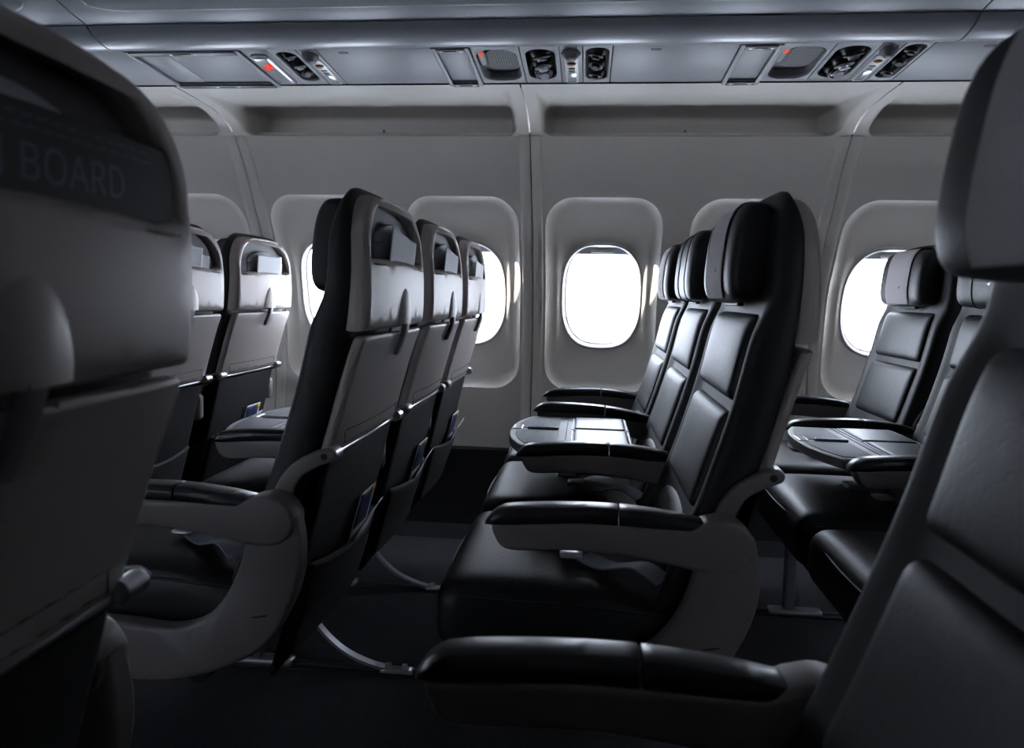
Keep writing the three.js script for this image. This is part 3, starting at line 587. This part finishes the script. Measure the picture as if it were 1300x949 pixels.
  // lap belt lying open on the cushion
  const B = mesh('seat_belt', once('belt', () => ribbon([[0.135, 0.50, -0.2], [0.09, 0.512, -0.17], [0.03, 0.499, -0.10], [-0.02, 0.502, -0.03]], 0.046, 0.003, [0.6, 0, 0.8])), M.belt, s);
  mesh('buckle', once('buck', () => rbox(0.05, 0.016, 0.06, 0.005, [4, 3, 4]).translate(-0.04, 0.504, -0.005)), M.metal, B);
  const B2 = mesh('seat_belt', once('belt2', () => ribbon([[0.14, 0.50, 0.2], [0.105, 0.514, 0.175], [0.05, 0.498, 0.14], [0.005, 0.503, 0.112]], 0.046, 0.003, [0.7, 0, -0.7])), M.beltPale, s);
  mesh('belt_tongue', once('tong', () => rbox(0.042, 0.010, 0.046, 0.004, [3, 2, 3]).translate(-0.016, 0.506, 0.106)), M.metal, B2);
  if (side) {
    armrest(s, side * 0.255, 'aisle');
    const p = mesh('side_panel', once('sidep', () => extrude(poly([...sideOuter, ...sideInner]), 0.038, 0.009, 5)), M.armGrey, s); p.position.z = side * 0.257;
    mesh('scuff', once('scuff', () => rbox(0.026, 0.003, 0.001, 0.0004, [3, 1, 1], ([x, y, z]) => [x + 0.21, y + 0.425 + x * 0.2, z])), M.dark, p).position.z = side * 0.0188;
  }
  if (o.inner) armrest(s, o.inner * 0.255, 'inner', o.lift ?? 0);
  if (o.window) armrest(s, -0.255, 'inner');
  if (o.leg) leg(s, o.leg);
  if (o.recline) for (const c of s.children) if (/backrest|headrest|shell|pocket|tray|latch/.test(c.name)) {   // tilt the back about its hinge
    const p = new THREE.Vector3(0.16, 0.48, 0), q = p.clone().applyAxisAngle(new THREE.Vector3(0, 0, 1), -o.recline);
    c.rotation.z = -o.recline; c.position.x += p.x - q.x; c.position.y += p.y - q.y + (c.name === 'headrest' ? o.headUp ?? 0 : 0); if (c.name === 'headrest') c.position.x -= o.headFwd ?? 0;
  }
  return s;
}
const ROW = (k) => (k - 1) * PITCH, DA = 1.41, DM = 1.92, DW = 2.43, DN = 0.42;
// rows of the far side, front (k = -1) to rear (k = 2)
seat('aisle seat seen from behind, with curved side panel and silver tray back', ROW(0), DA, { aisle: 1, cover: true });
seat('middle seat seen from behind, between two silver tray backs ahead of the clear window', ROW(0), DM, { inner: 1, leg: 0.16 });
seat('window seat seen from behind, silver tray back against a bright window', ROW(0), DW, { inner: 1, window: true, cover: true, leg: 0.145 });
seat('black leather aisle seat with ribbed grey headrest strap and curved side panel', ROW(1), DA, { aisle: 1, cover: true });
seat('black leather middle seat without headrest cover, behind the table in front of the clear window', ROW(1), DM, { inner: 1, leg: 0.16 });
seat('black leather window seat beside the clear window, partly hidden by two seats', ROW(1), DW, { inner: 1, window: true, cover: true, leg: 0.145, lift: 0.07 });
seat('dark aisle seat cushion low behind the curved side panel of the strap seat', ROW(2), DA, { aisle: 1, cover: true });
seat('black leather middle seat without headrest cover behind the rearmost table', ROW(2), DM, { inner: 1, leg: 0.16 });
seat('black leather window seat with pale headrest cover beside the rearmost window', ROW(2), DW, { inner: 1, window: true, cover: true, leg: 0.145 });
seat('window seat seen from behind, front row, pale tray back beside the forward window', ROW(-1), DW, { inner: 1, window: true, cover: true, leg: 0.145 });
seat('middle seat seen from behind, front row, half hidden by the large near seat back', ROW(-1), DM, { inner: 1, leg: 0.16 });
seat('large dark near seat back holding the on board menu in its pocket', ROW(0), DN, { aisle: -1, cover: true, recline: 0.025 });
seat('large black leather near seat with grey headrest cover beside the foreground armrest', ROW(1), DN, { aisle: -1, cover: true, recline: 0.06, headUp: 0.026, headFwd: 0.024 });

const DNM = DN - 0.51, DNW = DN - 1.02;
seat('middle seat beside the large dark near seat back, away from the aisle', ROW(0), DNM, { inner: -1, leg: -0.16 });
seat('window seat of the near front row, two places from the aisle', ROW(0), DNW, { inner: -1, cover: true, leg: -0.145 });
seat('middle seat beside the large black near seat with grey headrest cover', ROW(1), DNM, { inner: -1, leg: -0.16 });
seat('window seat of the near rear row, two places from the aisle', ROW(1), DNW, { inner: -1, cover: true, leg: -0.145 });

// ---------------------------------------------------------------- tables over the middle seats
function seatTable(label, X) {
  const g = thing('seat_table', label, 'table', [X, 0.606, -DM], 'middle seat tables'), hw = 0.214;
  const front = []; for (let i = 0; i <= 20; i++) { const z = lerp(-hw, hw, i / 20); front.push([-0.195 + 0.045 * Math.pow(Math.abs(z / hw), 2.4), z]); }
  const flat = (shape, t, b) => { const q = extrude(shape, t, b, 3, 10); q.rotateX(Math.PI / 2); return q; };
  mesh('table_top', once('ttop', () => flat(poly([...front, [0.115, hw], [0.122, hw - 0.01], [0.122, -hw + 0.01], [0.115, -hw]]), 0.024, 0.005)), M.tableTop, g);
  const ins = (s) => { const o = []; for (let i = 0; i <= 10; i++) { const z = s * lerp(0.014, hw - 0.02, i / 10); o.push([-0.178 + 0.045 * Math.pow(Math.abs(z / hw), 2.4), z]); } return poly([...o, [-0.066, s * (hw - 0.02)], [-0.066, s * 0.014]]); };
  for (const s of [-1, 1]) mesh('insert', once('tin' + s, () => flat(ins(s), 0.003, 0.0008).translate(0, 0.012, 0)), M.tableInsert, g);
  mesh('slot_handle', once('tslot', () => rbox(0.085, 0.009, 0.016, 0.004, [8, 3, 3]).translate(-0.108, 0.0155, 0)), M.brushed, g);
  mesh('hinge_strip', once('thin', () => rbox(0.003, 0.002, 0.41, 0.0008, [1, 1, 4]).translate(-0.045, 0.0125, 0)), M.grille, g);
  for (const s of [-1, 1]) {
    const p = mesh('table_pad', once('tpad' + s, () => rbox(0.135, 0.009, 0.178, 0.004, [12, 3, 12]).translate(0.043, 0.0135, s * 0.1)), M.tablePad, g);
    mesh('pad_rim', once('trim' + s, () => flat(hole(poly(rrectPts(-0.031, s * 0.1 - 0.096, 0.117, s * 0.1 + 0.096, 0.008)), rrectPts(-0.0275, s * 0.1 - 0.0925, 0.1135, s * 0.1 + 0.0925, 0.006)), 0.004, 0.001).translate(0, 0.013, 0)), M.brushed, p);
  }
  mesh('latch_plate', once('tlat', () => rbox(0.026, 0.004, 0.06, 0.0015, [4, 2, 6]).translate(-0.176, 0.0125, -0.02)), M.metal, g);
  mesh('support', once('tsup', () => merge([rbox(0.022, 0.1, 0.034, 0.006, [3, 6, 3]).translate(0.04, -0.05, 0), rbox(0.10, 0.014, 0.12, 0.004, [4, 2, 4]).translate(0.04, -0.018, 0)])), M.dark, g);
  return g;
}
seatTable('silver table with two dark pads over the middle seat, below the clear window', ROW(1));
seatTable('silver table with two dark pads over the middle seat beside the rearmost window', ROW(2));
seatTable('silver table half hidden behind the dark side of an aisle seat back', ROW(0));

// ---------------------------------------------------------------- papers and cards
function sheet(name, label, cat, w, h, mat, X, y, d, tilt, roll, group, curl = 0.004) {
  const m = mesh(name, rbox(0.0022, h, w, 0.0008, [1, 8, 10], ([x, yy, z]) => [x + curl * (z / w * 2) ** 2 * 0.6, yy + h / 2, z]), mat);
  m.position.set(X, y, -d); m.rotation.set(roll, 0, -tilt); m.rotation.order = 'ZXY';
  return tag(m, label, cat, group);
}
const upper = 'papers in the upper seat pockets', lower = 'cards in the lower seat pockets';
for (const [k, d, w, r, h, lab] of [[0, DA, 0.19, -0.10, 0.046, 'wide white leaflet in the upper pocket of the silver backed aisle seat'], [0, DM, 0.18, -0.10, 0.046, 'white leaflet in the upper pocket of the middle seat back'], [0, DW, 0.17, -0.06, 0.04, 'pale leaflet in the upper pocket of the window seat back'], [-1, DW, 0.19, 0.02, 0.05, 'wide white leaflet in the upper pocket of the front row window seat'], [-1, DM, 0.12, -0.05, 0.05, 'white leaflet in the upper pocket of the half hidden front row seat']]) {
  sheet('leaflet', lab, 'leaflet', w, h + 0.02, M.paper, ROW(k) + 0.369, 1.022, d + 0.012, 0.06, r, upper);
  if (k < 0 || d === DA) sheet('small_card', 'small white card beside the ' + lab.replace('wide ', '').replace('in the upper pocket of', 'on'), 'card', 0.05, h - 0.002, M.paper, ROW(k) + 0.367, 1.022, d + 0.095, 0.02, -0.05, upper, 0.002);
}
for (const [k, d, lab] of [[0, DA, 'aisle seat back with the silver tray'], [0, DM, 'middle seat back with the silver tray'], [0, DW, 'window seat back against the bright window'], [-1, DW, 'front row window seat']]) {
  const g = thing('safety_card', 'blue safety card in lower pocket of the ' + lab, 'card', [ROW(k) + 0.262, 0.44, -d - 0.06], lower);
  g.rotation.set(0, 0, -0.26); 
  const c = mesh('card', once('scard', () => rbox(0.002, 0.125, 0.105, 0.0008, [1, 6, 6]).translate(0, 0.0625, 0)), M.paper, g);
  mesh('print', once('sprint', () => rbox(0.0012, 0.075, 0.09, 0.0004, [1, 4, 4]).translate(0.0012, 0.083, 0.002)), M.blueCard, c);
  mesh('corner', once('scorn', () => rbox(0.0012, 0.022, 0.03, 0.0004, [1, 2, 2]).translate(0.0017, 0.112, -0.033)), M.yellowCard, c);
  const q = thing('folded_leaflet', 'white folded leaflet in lower pocket of the ' + lab, 'leaflet', [ROW(k) + 0.272, 0.44, -d - 0.035], lower);
  q.rotation.set(0.12, 0, -0.42);
  mesh('sheet', once('fold', () => rbox(0.003, 0.105, 0.10, 0.001, [2, 10, 6], ([x, y, z]) => [x + 2.2 * Math.max(0, y) ** 2, y + 0.0525, z])), M.paper, q);
}
{ // menu card in the near seat's upper pocket
  const cv = document.createElement('canvas'); cv.width = 1024; cv.height = 256; const c = cv.getContext('2d');
  c.fillStyle = '#0a0c14'; c.fillRect(0, 0, 1024, 256);
  c.fillStyle = '#4b5166'; c.font = '104px sans-serif'; c.textBaseline = 'alphabetic'; c.fillText('ON BOARD', 320, 150, 780);
  c.fillStyle = '#343a4c'; for (let i = 0; i < 2; i++) for (let j = 0; j < 12; j++) c.fillRect(430 + i * 12 + j * 42, 18 + i * 22, 30, 7);
  const t = new THREE.CanvasTexture(cv); t.colorSpace = THREE.SRGBColorSpace;
  const g = thing('menu_card', 'dark blue on board menu card in the pocket of the large near seat back', 'card', [ROW(0) + 0.3805, 1.003, -DN - 0.012]);
  g.rotation.z = 0.03;
  mesh('card', rbox(0.003, 0.086, 0.335, 0.001, [1, 4, 8]).translate(0, 0.043, 0), std(0x0a0c14, 0.6), g);
  const f = new THREE.PlaneGeometry(0.331, 0.082).rotateY(Math.PI / 2).translate(0.0017, 0.043, 0);
  mesh('printed_face', f, std(0xffffff, 0.6, { map: t }), g);
}
renderer.render(scene, camera);
